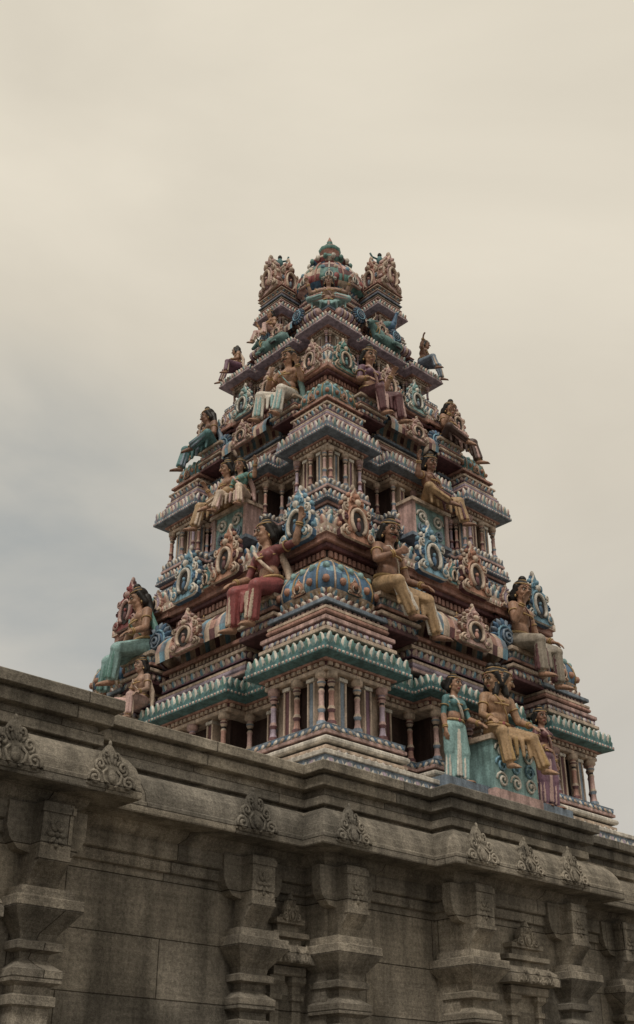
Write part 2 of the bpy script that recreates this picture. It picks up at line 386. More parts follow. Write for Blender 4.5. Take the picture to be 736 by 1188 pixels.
# ------------------------------------------------------------------ materials
def nd(nt,t,**k):
    n=nt.nodes.new(t)
    for a,b in k.items(): setattr(n,a,b)
    return n
def paint(name,rough=.55,grime=.6):
    m=bpy.data.materials.new(name);m.use_nodes=True;nt=m.node_tree;b=nt.nodes['Principled BSDF'];L=nt.links.new
    at=nd(nt,'ShaderNodeVertexColor',layer_name='Col'); tc=nd(nt,'ShaderNodeNewGeometry')
    n1=nd(nt,'ShaderNodeTexNoise');n1.inputs['Scale'].default_value=3.5;n1.inputs['Detail'].default_value=8;n1.inputs['Roughness'].default_value=.7
    mp=nd(nt,'ShaderNodeMapping');mp.inputs['Scale'].default_value=(14,14,1.6);n2=nd(nt,'ShaderNodeTexNoise');n2.inputs['Scale'].default_value=1.;n2.inputs['Detail'].default_value=6
    n3=nd(nt,'ShaderNodeTexNoise');n3.inputs['Scale'].default_value=45;n3.inputs['Detail'].default_value=5
    L(tc.outputs['Position'],n1.inputs['Vector']);L(tc.outputs['Position'],mp.inputs['Vector']);L(mp.outputs[0],n2.inputs['Vector']);L(tc.outputs['Position'],n3.inputs['Vector'])
    r1=nd(nt,'ShaderNodeMapRange');r1.inputs[1].default_value=.35;r1.inputs[2].default_value=.65;r1.inputs[3].default_value=1-grime*.6;r1.inputs[4].default_value=1.12;L(n1.outputs[0],r1.inputs[0])
    r2=nd(nt,'ShaderNodeMapRange');r2.inputs[1].default_value=.35;r2.inputs[2].default_value=.6;r2.inputs[3].default_value=1-grime*.7;r2.inputs[4].default_value=1.05;L(n2.outputs[0],r2.inputs[0])
    r3=nd(nt,'ShaderNodeMapRange');r3.inputs[1].default_value=.3;r3.inputs[2].default_value=.6;r3.inputs[3].default_value=.72;r3.inputs[4].default_value=1.08;L(n3.outputs[0],r3.inputs[0])
    m1=nd(nt,'ShaderNodeMath',operation='MULTIPLY');L(r1.outputs[0],m1.inputs[0]);L(r2.outputs[0],m1.inputs[1])
    m2=nd(nt,'ShaderNodeMath',operation='MULTIPLY');L(m1.outputs[0],m2.inputs[0]);L(r3.outputs[0],m2.inputs[1])
    vm=nd(nt,'ShaderNodeVectorMath',operation='SCALE');L(at.outputs[0],vm.inputs[0]);L(m2.outputs[0],vm.inputs['Scale'])
    mx=nd(nt,'ShaderNodeMix',data_type='RGBA');mx.inputs[0].default_value=.06;L(vm.outputs[0],mx.inputs[6]);mx.inputs[7].default_value=(.16,.14,.12,1)
    L(mx.outputs[2],b.inputs['Base Color']);b.inputs['Roughness'].default_value=rough
    b.inputs['Specular IOR Level'].default_value=.3
    bp=nd(nt,'ShaderNodeBump');bp.inputs['Strength'].default_value=.25;bp.inputs['Distance'].default_value=.01;L(n3.outputs[0],bp.inputs['Height']);L(bp.outputs[0],b.inputs['Normal'])
    return m
def stone():
    m=bpy.data.materials.new('granite_stone');m.use_nodes=True;nt=m.node_tree;b=nt.nodes['Principled BSDF'];L=nt.links.new
    at=nd(nt,'ShaderNodeVertexColor',layer_name='Col');g=nd(nt,'ShaderNodeNewGeometry')
    def noise(s,d,sc=None,ro=.6):
        n=nd(nt,'ShaderNodeTexNoise');n.inputs['Scale'].default_value=s;n.inputs['Detail'].default_value=d;n.inputs['Roughness'].default_value=ro
        if sc:
            mp=nd(nt,'ShaderNodeMapping');mp.inputs['Scale'].default_value=sc;L(g.outputs['Position'],mp.inputs['Vector']);L(mp.outputs[0],n.inputs['Vector'])
        else: L(g.outputs['Position'],n.inputs['Vector'])
        return n
    big=noise(1.1,7);st=noise(1,7,(5.,5.,.6));fine=noise(38,8,None,.75);spk=noise(160,3);lay=noise(1,8,(1.5,1.5,26))
    cr=nd(nt,'ShaderNodeValToRGB');cr.color_ramp.elements[0].position=.33;cr.color_ramp.elements[0].color=(.148,.134,.113,1);cr.color_ramp.elements[1].position=.68;cr.color_ramp.elements[1].color=(.345,.312,.262,1);L(big.outputs[0],cr.inputs[0])
    def mr(n,a,bb,c,d):
        r=nd(nt,'ShaderNodeMapRange');r.inputs[1].default_value=a;r.inputs[2].default_value=bb;r.inputs[3].default_value=c;r.inputs[4].default_value=d;L(n.outputs[0],r.inputs[0]);return r
    fs=[mr(st,.35,.65,.55,1.3),mr(fine,.3,.7,.55,1.45),mr(spk,.35,.65,.65,1.35),mr(lay,.35,.65,.85,1.12)]
    sx=nd(nt,'ShaderNodeSeparateXYZ');L(g.outputs['Position'],sx.inputs[0]);cb=nd(nt,'ShaderNodeCombineXYZ')
    ad=nd(nt,'ShaderNodeMath',operation='ADD');L(sx.outputs[0],ad.inputs[0]);L(sx.outputs[1],ad.inputs[1]);L(ad.outputs[0],cb.inputs[0]);L(sx.outputs[2],cb.inputs[1])
    br=nd(nt,'ShaderNodeTexBrick');br.inputs['Scale'].default_value=1;br.inputs['Brick Width'].default_value=1.75;br.inputs['Row Height'].default_value=.43;br.inputs['Mortar Size'].default_value=.005;br.inputs['Mortar Smooth'].default_value=.4
    br.inputs['Color1'].default_value=(.72,.72,.72,1);br.inputs['Color2'].default_value=(1.18,1.14,1.08,1);br.inputs['Mortar'].default_value=(.3,.28,.26,1);L(cb.outputs[0],br.inputs['Vector'])
    p=None
    for f in fs:
        if p is None: p=f.outputs[0]
        else:
            mm=nd(nt,'ShaderNodeMath',operation='MULTIPLY');L(p,mm.inputs[0]);L(f.outputs[0],mm.inputs[1]);p=mm.outputs[0]
    v1=nd(nt,'ShaderNodeVectorMath',operation='MULTIPLY');L(cr.outputs[0],v1.inputs[0]);L(br.outputs[0],v1.inputs[1])
    v2=nd(nt,'ShaderNodeVectorMath',operation='SCALE');L(v1.outputs[0],v2.inputs[0]);L(p,v2.inputs['Scale'])
    v3=nd(nt,'ShaderNodeVectorMath',operation='MULTIPLY');L(v2.outputs[0],v3.inputs[0]);L(at.outputs[0],v3.inputs[1])
    L(v3.outputs[0],b.inputs['Base Color']);b.inputs['Roughness'].default_value=.9;b.inputs['Specular IOR Level'].default_value=.2
    b1=nd(nt,'ShaderNodeBump');b1.inputs['Strength'].default_value=.9;b1.inputs['Distance'].default_value=.015;L(fine.outputs[0],b1.inputs['Height'])
    b2=nd(nt,'ShaderNodeBump');b2.inputs['Strength'].default_value=.35;b2.inputs['Distance'].default_value=.02;L(lay.outputs[0],b2.inputs['Height']);L(b1.outputs[0],b2.inputs['Normal'])
    b3=nd(nt,'ShaderNodeBump');b3.inputs['Strength'].default_value=.8;b3.inputs['Distance'].default_value=.01;b3.invert=True;L(br.outputs['Fac'],b3.inputs['Height']);L(b2.outputs[0],b3.inputs['Normal'])
    L(b3.outputs[0],b.inputs['Normal'])
    return m
PAINT=paint('weathered_paint');SKINM=paint('statue_paint',.5,.4);STONE=stone()
# ------------------------------------------------------------------ TOWER
tower=bpy.data.objects.new('temple_tower',None);bpy.context.collection.objects.link(tower)
mb=MB()
stack(mb,square(CX,CY,2.72),2.86,3.56,.14,.10,[('f',1,.05,'slate'),('g',.3,0,'dark'),('f',.6,.03,'cream'),('k',1.6,.06,'slate',[pr('slate','white')]),('q',1.3,.05,'slate',[pr('lilac','white'),pr('slate','white')]),('f',.4,.07,'white')],sp=.13)
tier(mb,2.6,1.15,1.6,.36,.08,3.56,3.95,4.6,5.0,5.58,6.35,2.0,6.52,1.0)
for k in range(4):
    for e in(-1,1):
        M=Matrix.Translation((CX,CY,0))@Matrix.Rotation(FR[k],4,'Z')
        x=e*1.25; stack(mb,rect(M,x-.32,x+.32,-2.48,-2.0),5.40,5.86,0,0,seat_seq(),sp=.09)
mb.build('lower_tier',PAINT,tower)
mb=MB()
O_=('orange','cream','maroon');Bl=('sky','white','blue');Rd=('red','pink','maroon');Pk=('pink','cream','salmon');Gn=('green','cream','teal');Tl=('aqua','white','slate')
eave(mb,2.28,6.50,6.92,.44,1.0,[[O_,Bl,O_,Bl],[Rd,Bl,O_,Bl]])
mb.build('lower_eave',PAINT,tower)
mb=MB()
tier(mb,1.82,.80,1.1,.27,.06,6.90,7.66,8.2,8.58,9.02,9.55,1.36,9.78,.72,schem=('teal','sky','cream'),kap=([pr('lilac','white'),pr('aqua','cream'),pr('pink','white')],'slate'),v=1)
for k in range(4):
    M=Matrix.Translation((CX,CY,0))@Matrix.Rotation(FR[k],4,'Z')
    for e in(-1,1):
        x=e*.84; stack(mb,rect(M,x-.24,x+.24,-1.74,-1.3),9.02,9.37,0,0,seat_seq(),sp=.07)
    box(mb,-.36,.36,-1.96,-1.72,7.30,7.80,'aqua',M); box(mb,-.40,.40,-2.02,-1.70,7.8,7.85,'cream',M);box(mb,-.40,.40,-2.0,-1.70,7.26,7.31,'slate',M)
    for e in(-1,1):
        tube(mb,[tuple(M@Vector(p)) for p in spiral(e*.16,7.62,.11,1.6,e,-1.97)],.020,'white',5)
        tube(mb,[tuple(M@Vector(p)) for p in spiral(e*.16,7.43,.09,1.6,-e,-1.97,2)],.018,'slate',5)
        box(mb,e*.34-.03,e*.34+.03,-1.99,-1.72,7.31,7.8,'pink',M)
mb.build('middle_tier',PAINT,tower)
mb=MB()
eave(mb,1.54,9.76,10.12,.26,.74,[[Gn,Pk,Tl,Pk],[Pk,Tl,Pk,Pk]])
tier(mb,1.18,.5,.72,.16,.04,10.10,10.48,10.82,11.05,11.3,11.6,.80,11.42,.5,domes=False,kap=([pr('aqua','white'),pr('pink','cream')],'lilac'))
for sx,sy in((-1,1),(1,-1),(1,1)):
    x=CX+sx*.93;y=CY+sy*.93
    stack(mb,square(x,y,.2),11.05,11.22,0,-.04,seq_up(),sp=.05)
mb.build('upper_tier',PAINT,tower)
# crown: turrets, octagonal drum and dome
mb=MB()
stack(mb,square(CX,CY,.86),11.40,11.62,.0,-.04,[('f',.5,.02,'cream'),('q',1,.0,'maroon',[pr('sky','white'),pr('pink','cream')]),('f',.5,.04,'slate')],sp=.06)
def octo(r): return [(CX+r*math.cos(math.pi/8+k*math.pi/4),CY+r*math.sin(math.pi/8+k*math.pi/4)) for k in range(8)]
stack(mb,octo(.50),11.6,12.46,.04,0,seq_base()+seq_up(1)+seq_up(0)[:5],sp=.06)
for sx,sy in((-1,1),(1,-1),(1,1)):
    x=CX+sx*.57;y=CY+sy*.57
    stack(mb,square(x,y,.26),11.60,11.86,.02,0,seq_base(),sp=.055)
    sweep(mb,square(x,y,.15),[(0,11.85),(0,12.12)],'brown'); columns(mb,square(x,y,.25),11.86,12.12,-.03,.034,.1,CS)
    stack(mb,square(x,y,.24),12.12,12.34,0,.0,seq_kap([pr('aqua','white'),pr('salmon','cream')],'lilac'),sp=.055)
    stack(mb,square(x,y,.24),12.335,12.74,.0,.02,seq_up(0)+seq_up(1)[2:],sp=.055)
for k in range(4):
    for e in(-1,1):
        if (k==0 and e==-1) or (k==1 and e==1): continue
        mb.merge(ARCH,faceM(k,e*.57,.78,12.72,.42,.9,.60,yaw=e*.15),arc('pink','cream','salmon','maroon'))
        mb.merge(ARCH,faceM(k,e*.60,.50,12.72,.36,.9,.58,yaw=math.pi),arc('salmon','cream','slate','maroon'))
        q=faceM(k,e*.57,.66,13.50)@Vector((0,0,0)); ellip(mb,q,(.06,.06,.10),'teal'); ellip(mb,(q[0],q[1],q[2]+.12),(.04,.04,.05),'hair')
        tube(mb,[(q[0]-.02,q[1]+.02,q[2]+.03),(q[0]-.10,q[1]+.08,q[2]+.08),(q[0]-.13,q[1]+.10,q[2]+.16)],.018,'teal'); tube(mb,[(q[0]+.02,q[1]-.02,q[2]+.03),(q[0]+.10,q[1]-.08,q[2]+.06),(q[0]+.12,q[1]-.09,q[2]+.15)],.018,'teal')
z0=12.44
stack(mb,octo(.46),z0,z0+.16,0,.03,[('g',1,-.02,'maroon'),('f',.5,.02,'cream'),('p',1.4,.04,'slate',[pr('blue','white'),pr('salmon','white')])],sp=.07)
def cf(i,j): return ['blue','red','cream','green','maroon','pink'][(i//2+j)%6]
dp=[(.50,.16),(.60,.22),(.61,.36),(.56,.52),(.48,.66),(.38,.78),(.31,.84),(.29,.90),(.36,.94),(.34,1.0),(.22,1.08),(.13,1.15)]
lathe(mb,[(r,z0+h) for r,h in dp],24,cf,cen=(CX,CY,0))
for k in range(16):
    a=2*math.pi*k/16
    tube(mb,[(CX+(r+.01)*math.cos(a),CY+(r+.01)*math.sin(a),z0+z) for r,z in dp[1:6]],.016,'salmon' if k%2 else 'white',5)
    ellip(mb,(CX+.61*math.cos(a+.2),CY+.61*math.sin(a+.2),z0+.28),(.055,.055,.08),'green' if k%2 else 'red',6,4)
    ellip(mb,(CX+.54*math.cos(a+.2),CY+.54*math.sin(a+.2),z0+.54),(.045,.045,.05),'sky' if k%2 else 'cream',6,4)
    ellip(mb,(CX+.36*math.cos(a+.2),CY+.36*math.sin(a+.2),z0+.95),(.045,.045,.06),'green' if k%2 else 'white',6,4)
for k in range(8):
    a=k*math.pi/4; M=Matrix.Translation((CX,CY,z0+.18))@Matrix.Rotation(a,4,'Z')@Matrix.Translation((0,-.59,0))@Matrix.Rotation(-.15,4,'X')@Matrix.Diagonal((.22,.3,.26,1)); mb.merge(ARCHS,M,arc('teal' if k%2 else 'salmon','white','salmon'))
finial(mb,CX,CY,z0+1.13,.19,'salmon','green')
mb.build('crown',PAINT,tower)
# plinth under lower group
mb=MB()
M=Matrix.Translation((CX,CY,0))@Matrix.Rotation(FR[0],4,'Z')
box(mb,-.38,.42,-3.06,-2.62,3.50,4.16,'aqua',M); box(mb,-.42,.46,-3.09,-2.6,4.16,4.22,'cream',M); box(mb,-.42,.46,-3.09,-2.6,3.44,3.58,'pink',M)
box(mb,-1.15,1.2,-2.98,-2.6,3.38,3.61,'slate',M)
for e in(-.25,.0,.27):
    for z in(3.70,3.88,4.05):
        tube(mb,[tuple(M@Vector(p)) for p in spiral(e,z,.10,1.6,1 if e>0 else -1,-3.065)],.016,['slate','white','sky'][int(z*10)%3],5)
mb.build('statue_plinth',PAINT,tower)
print('tower',time.time()-T0)
# ------------------------------------------------------------------ FIGURES
def rotm(zaxis):
    z=Vector(zaxis).normalized(); return z.to_track_quat('Z','Y').to_matrix()
class Fig:
    def __init__(s): s.p=[]; s.post=MB()
    def cap(s,a,b,r0,r1,c): s.p.append(('c',Vector(a),Vector(b),r0,r1,col(c)))
    def ell(s,c,r,co,R=None): s.p.append(('e',Vector(c),r,R or Matrix.Identity(3),0,col(co)))
    def mesh(s):
        m=MB()
        for q in s.p:
            if q[0]=='c':
                a,b,r0,r1=q[1:5]; d=b-a; L=max(d.length,1e-4); R=rotm(d)
                prof=[(r0*math.sin(t),-r0*math.cos(t)) for t in(.25,.7,1.15)]+[(r0,0),(r1,L)]+[(r1*math.cos(t),L+r1*math.sin(t)) for t in(.42,.87,1.3)]
                t=MB(); lathe(t,prof,12,['skin'])
                M=Matrix.Translation(a)@R.to_4x4(); m.merge(t,M)
            else: ellip(m,q[1],q[2],'skin',16,12,R=q[3])
        return m
    def finish(s,name,M,voxel=.011,mat=None):
        m=s.mesh(); me=bpy.data.meshes.new('tmp'); me.from_pydata(m.arr().tolist(),[],m.F)
        o=bpy.data.objects.new('tmp',me);bpy.context.collection.objects.link(o)
        r=o.modifiers.new('r','REMESH');r.mode='VOXEL';r.voxel_size=voxel
        sm=o.modifiers.new('s','SMOOTH');sm.factor=.5;sm.iterations=2
        dg=bpy.context.evaluated_depsgraph_get();ev=o.evaluated_get(dg);m2=bpy.data.meshes.new_from_object(ev)
        nv=len(m2.vertices);v=np.zeros(nv*3);m2.vertices.foreach_get('co',v);v=v.reshape(-1,3)
        best=np.full(nv,1e9);C=np.zeros((nv,3))
        for q in s.p:
            if q[0]=='c':
                a=np.array(q[1]);d=np.array(q[2])-a;L2=max(d@d,1e-8);t=np.clip(((v-a)@d)/L2,0,1)
                dist=np.linalg.norm(v-a-t[:,None]*d,axis=1)-(q[3]+(q[4]-q[3])*t)
            else:
                loc=(v-np.array(q[1]))@np.array(q[3]); r=np.array(q[2]); dist=(np.linalg.norm(loc/r,axis=1)-1)*r.min()
            k=dist<best;best[k]=dist[k];C[k]=q[5]
        F=[tuple(p.vertices) for p in m2.polygons]
        fc=np.array([C[f[0]] for f in F])
        bpy.data.objects.remove(o);bpy.data.meshes.remove(me);bpy.data.meshes.remove(m2)
        out=MB();out.V=[v];out.n=nv;out.F=F;out.C=[tuple(c) for c in fc];out.S=[True]*len(F)
        if s.post.V: out.merge(s.post,np.eye(4))
        w=MB();w.merge(out,M);return w.build(name,mat or SKINM)
def V3(*a): return Vector(a)
def hand(f,w,d,pn,c,side_sign,curl=.5):
    d=Vector(d).normalized();pn=Vector(pn);pn=(pn-d*pn.dot(d)).normalized();sd=d.cross(pn)*side_sign
    for k in(-1,0,1): f.cap(w+sd*.018*k*.7,w+d*.085+sd*.024*k,.018,.017,c)
    for k,l in enumerate((.072,.085,.078,.060)):
        b=w+d*.09+sd*(.038-.0255*k); m=b+(d+pn*curl*.5).normalized()*l*.55; e=m+(d*(1-curl*.5)+pn*curl*1.2).normalized()*l*.5
        f.cap(b,m,.0122,.0112,c);f.cap(m,e,.0112,.0095,c)
    b=w+d*.025+sd*.028; m=b+(sd*.9+d*.6+pn*.2).normalized()*.048;e=m+(d*.9+sd*.35+pn*.3).normalized()*.038
    f.cap(b,m,.015,.013,c);f.cap(m,e,.013,.011,c)
HS=1.16
def head(f,c,fw,up,skin,hair,female,crown,stache=False):
    fw=Vector(fw).normalized();up=Vector(up);up=(up-fw*up.dot(fw)).normalized();rt=up.cross(fw)
    R=Matrix((rt,-fw,up)).transposed()
    Q=lambda x,y,z: c+(rt*x+fw*y+up*z)*HS
    E=lambda p,r,co: f.ell(p,tuple(a*HS for a in r),co,R)
    K=lambda a,b,r0,r1,co: f.cap(a,b,r0*HS,r1*HS,co)
    E(Q(0,-.005,.03),(.082,.10,.098),skin); E(Q(0,.03,-.05),(.060,.062,.068),skin); E(Q(0,.055,-.095),(.028,.028,.024),skin)
    K(Q(0,.092,.025),Q(0,.118,-.018),.010,.017,skin)
    for s in(-1,1):
        E(Q(s*.038,.062,-.02),(.027,.03,.028),skin); E(Q(s*.086,-.005,-.005),(.012,.022,.034),skin); K(Q(s*.014,.09,.045),Q(s*.06,.078,.045),.010,.008,skin)
    E(Q(0,.088,-.058),(.026,.014,.010),'red')
    E(Q(0,-.035,.062),(.102,.100,.096),hair); E(Q(0,-.07,-.01),(.10,.07,.10),hair)
    for s in(-1,1): K(Q(s*.085,.0,.06),Q(s*.095,-.04,-.07),.032,.036,hair)
    if female: E(Q(0,-.15,.03),(.075,.07,.075),hair)
    else:
        for s in(-1,0,1): K(Q(s*.05,-.09,0),Q(s*.095,-.08,-.20),.055,.035,hair)
    t=f.post;h=HS
    for s in(-1,1):
        ellip(t,Q(s*.034,.086,.018),(.019*h,.010*h,.0105*h),'white',10,6,R=R); ellip(t,Q(s*.034,.0945,.018),(.009*h,.004*h,.0085*h),'hair',8,5,R=R)
        tube(t,[Q(s*.012,.103,.05),Q(s*.034,.104,.058),Q(s*.06,.088,.05)],.006,'hair',4)
        tube(t,[Q(s*.014,.100,.026),Q(s*.034,.101,.033),Q(s*.056,.084,.022)],.004,'hair',4)
        ellip(t,Q(s*.09,0,-.05),(.016,.016,.024),'gold',6,4)
        if stache: tube(t,[Q(0,.107,-.037),Q(s*.03,.1,-.042),Q(s*.055,.08,-.028)],.009,'hair',4,taper=[1,1,.3])
    ellip(t,Q(0,.098,.07),(.008,.005,.014),'red',6,4)
    if crown:
        tt=MB();lathe(tt,[(.108,.0),(.114,.02),(.106,.045),(.092,.06),(.098,.08),(.084,.1),(.068,.12),(.074,.14),(.05,.17),(.052,.185),(.03,.22),(.016,.25),(.004,.27)],14,['gold','maroon','ochre','hair'])
        M=Matrix.Translation(Q(0,-.01,.085))@R.to_4x4(); t.merge(tt,M)
    else:
        ellip(t,Q(0,-.03,.165),(.055,.055,.05),'hair',10,6,R=R); tube(t,[Q(.045*math.sin(a),.045*math.cos(a)-.03,.145) for a in [2*math.pi*k/12 for k in range(12)]],.010,'gold',4,True)
        tube(t,[Q(.098*math.sin(a),.098*math.cos(a)-.02,.09) for a in [math.radians(-100+200*k/12) for k in range(13)]],.010,'gold',4)
def human(name,M,lean=(0,0),legs=None,arms=None,look=(0,-1,0),skin='skin',cloth='ochre',cloth2='white',top=None,female=False,crown=False,stache=False,heads=1,stand=False,hair='hair',short=False):
    f=Fig();u=V3(lean[0],lean[1],1).normalized();X=V3(1,0,0);X=(X-u*X.dot(u)).normalized();Fw=-u.cross(X)
    if Fw.y>0: Fw=-Fw
    R=Matrix((X,-Fw,u)).transposed()
    sh=.175 if female else .205
    f.ell(V3(0,0,.0),(.18,.135,.125),cloth)
    f.ell(u*.16,(.128 if female else .15,.105,.13),skin,R)
    f.ell(u*.34+Fw*.005,(.155 if female else .195,.12,.165),top or skin,R)
    nb=u*.50
    f.cap(nb-u*.065-X*(sh-.03),nb-u*.065+X*(sh-.03),.066,.066,top or skin); f.cap(nb-u*.04,nb-u*.0,.09,.064,skin)
    if female:
        for s in(-1,1): f.ell(u*.35+Fw*.10+X*.072*s,(.072,.066,.07),top or skin,R)
    else:
        for s in(-1,1): f.ell(u*.385+Fw*.08+X*.085*s,(.088,.05,.066),skin,R)
    hc=nb+u*.185+Fw*.02; f.cap(nb-u*.02,hc-u*.07,.060,.056,skin)
    lk=Vector(look).normalized()
    head(f,hc,lk,u*.7+V3(0,0,.3),skin,hair,female,crown,stache)
    if heads>1:
        for s in(-1,1):
            l2=Matrix.Rotation(s*1.25,3,'Z')@lk; head(f,hc+l2*.10-lk*.02,l2,V3(0,0,1),skin,hair,female,crown,stache)
    t=f.post
    for (rr,dz,th) in((.105,.43,.011),(.14,.37,.009)):
        tube(t,[u*(dz+ (.0 if math.cos(a)<0 else -.05*math.cos(a)))+X*(rr*1.0*math.sin(a))+Fw*((.095+ (rr-.1)*1.2)*math.cos(a)+.02) for a in [2*math.pi*k/20 for k in range(20)]],th*1.4,'gold',4,True)
    tube(t,[u*.075+X*.17*math.sin(a)+Fw*.128*math.cos(a) for a in [2*math.pi*k/20 for k in range(20)]],.02,'gold',5,True)
    ellip(t,u*.07+Fw*.135,(.03,.02,.03),'red',8,5)
    tube(t,[nb-u*.05-X*.13+Fw*.04,u*.44-X*.11+Fw*.115,u*.36-X*.05+Fw*.15,u*.26+X*.02+Fw*.14,u*.18+X*.08+Fw*.11,u*.12+X*.12+Fw*.07],.024 if (female or top) else .010,cloth2,5)
    f.cap(nb-u*.03+X*.12-Fw*.07,u*.15+X*.2-Fw*.12,.04,.05,cloth2); f.cap(u*.15+X*.2-Fw*.12,V3(.24,.10,-.12),.05,.035,cloth2)
    for s,nm in((-1,'L'),(1,'R')):
        U,Fo,pn=arms[nm];S=nb-u*.075+X*sh*s;E=S+Vector(U).normalized()*.285;Wr=E+Vector(Fo).normalized()*.245
        f.cap(S,E,.066 if not female else .056,.048 if not female else .042,top or skin)
        f.cap(E,E+(Wr-E)*.35,.047,.049,skin);f.cap(E+(Wr-E)*.3,Wr,.048,.031,skin)
        hand(f,Wr,Fo,pn,skin,s)
        for (a,b,q,r) in((S,E,.45,.063),(E,Wr,.9,.038),(E,Wr,.8,.040)):
            c0=a+(b-a)*q;RR=rotm(b-a);tube(t,[c0+RR@V3(r*math.cos(x),r*math.sin(x),0) for x in [2*math.pi*k/12 for k in range(12)]],.011,'gold',4,True)
        T,Sh=legs[nm];H=V3(.095*s,0,-.02);K=H+Vector(T).normalized()*.43;An=K+Vector(Sh).normalized()*.40
        f.cap(H,K,.115,.084,cloth)
        if short: f.cap(K,K+(An-K)*.3,.065,.068,skin);f.cap(K+(An-K)*.25,An,.066,.040,skin)
        else:
            f.cap(K,An+(K-An)*.12,.078,.066,cloth)
            sd=(An-K).normalized(); RR=rotm(sd)
            for q in range(7):
                x=2*math.pi*q/7; dv=RR@V3(math.cos(x),math.sin(x),0); f.cap(K+dv*.058,An+(K-An)*.08+dv*.070,.017,.022,cloth if q%3 else cloth2)
            tdv=(K-H).normalized();RR=rotm(tdv)
            for q in range(6):
                x=2*math.pi*q/6+.3; dv=RR@V3(math.cos(x),math.sin(x),0); f.cap(H+tdv*.1+dv*.09,K+dv*.072,.018,.018,cloth)
            f.cap(K,An,.05,.038,skin)
        fd=V3(Sh[0]*.3+.12*s,-1 if stand or Sh[2]<-.5 else Sh[1],-.28 if not stand else -.05).normalized()
        f.cap(An+V3(0,.02,-.03),An+fd*.09+V3(0,0,-.035),.041,.035,skin); f.cap(An+fd*.08+V3(0,0,-.035),An+fd*.17+V3(0,0,-.045),.037,.026,skin)
        sx_=fd.cross(V3(0,0,1)).normalized()
        for q in range(5): f.cap(An+fd*.15+sx_*(.014*(q-2))+V3(0,0,-.045),An+fd*(.205-.003*q)+sx_*(.016*(q-2))+V3(0,0,-.05),.010,.009,skin)
        tube(t,[An+V3(.046*math.cos(x),.046*math.sin(x),.01) for x in [2*math.pi*k/12 for k in range(12)]],.010,'gold',4,True)
    Hs=V3(0,-.02,-.03)
    K0=V3(-.095,0,0)+Vector(legs['L'][0]).normalized()*.43;K1=V3(.095,0,0)+Vector(legs['R'][0]).normalized()*.43
    if stand:
        A0=K0+Vector(legs['L'][1]).normalized()*.36;A1=K1+Vector(legs['R'][1]).normalized()*.36
        for q in range(6):
            w=q/5; f.cap(V3(-.06+.12*w,-.09,-.02),A0*(1-w)+A1*w+V3(0,-.05,0),.028,.022,cloth2 if q in(2,3) else cloth)
            f.cap(V3(-.08+.16*w,.06,-.02),A0*(1-w)+A1*w+V3(0,.03,0),.04,.035,cloth)
    else:
        for q in range(5):
            w=q/4; mid=K0*(1-w)+K1*w; f.cap(Hs+V3(-.06+.12*w,0,-.02),mid*.85+V3(0,0,-.07),.055,.04,cloth if q%2 else cloth)
            if not short: f.cap(mid*.85+V3(0,-.01,-.07),mid*.85+V3(0,-.03,-.28),.034,.022,cloth2 if q==2 else cloth)
    return f.finish(name,M)
def SM(k,x,d,h,s,yaw=0): return faceM(k,x,d,h,s,yaw=yaw)
sitR=dict(L=((-.75,-.65,.05),(.75,-.45,-.5)),R=((.30,-.95,-.1),(.05,-.18,-1)))
sitL=dict(L=((-.30,-.95,-.1),(-.05,-.18,-1)),R=((.75,-.65,.05),(-.75,-.45,-.5)))
both=dict(L=((-.35,-.92,-.05),(-.05,-.25,-1)),R=((.35,-.92,-.05),(.12,-.1,-1)))
aRest=lambda s:((.30*s,-.15,-.95),(.10*s,-.85,-.45),(0,0,-1))
aUp=lambda s:((.75*s,-.25,-.45),(.25*s,-.3,.9),(0,-1,0))
aHigh=lambda s:((.8*s,-.1,.0),(.35*s,-.15,.9),(0,-1,0))
aOut=lambda s:((.65*s,-.1,-.7),(.4*s,-.4,-.75),(0,-1,0))
aChest=lambda s:((.45*s,-.3,-.8),(-.65*s,-.6,.35),(0,1,0))
aBless=lambda s:((.35*s,-.25,-.85),(.05*s,-.55,.8),(0,-1,0))
human('seated_goddess_statue',SM(1,1.42,2.42,6.01,1.06,.15),lean=(-.06,-.05),legs=dict(L=((-.25,-.9,-.35),(-.1,.12,-1)),R=((.1,-.95,-.35),(-.25,.12,-1))),arms=dict(L=aRest(-1),R=aHigh(1)),look=(-.45,-.85,-.15),cloth='red',cloth2='cream',top=(.24,.08,.08),female=True)
human('seated_god_statue',SM(0,-1.40,2.42,6.01,1.06,.1),lean=(.05,-.05),legs=dict(L=((-.4,-.85,-.3),(.5,-.1,-.9)),R=((.6,-.75,-.35),(.35,.0,-.95))),arms=dict(L=aChest(-1),R=aRest(1)),look=(-.3,-.9,-.2),cloth='ochre',cloth2='white',stache=True,skin='skin2')
human('seated_god_statue',SM(1,-1.24,2.42,6.01,1.06,-.2),lean=(-.10,-.10),legs=dict(L=((-.45,-.8,-.35),(-.2,.0,-.95)),R=((.1,-.95,-.3),(-.3,.0,-.95))),arms=dict(L=aOut(-1),R=aRest(1)),look=(-.1,-.9,-.3),cloth='aqua',cloth2='green')
human('seated_god_statue',SM(0,1.20,2.42,6.01,1.06,.15),lean=(.05,-.1),legs=dict(L=((-.3,-.92,-.3),(.1,.05,-1)),R=((.35,-.9,-.35),(.12,.1,-1))),arms=dict(L=aBless(-1),R=aRest(1)),look=(-.45,-.85,-.2),cloth=(.36,.31,.25),cloth2='maroon')
st=dict(L=((-.08,-.02,-1),(.0,.05,-1)),R=((.12,-.12,-1),(.0,.12,-1)))
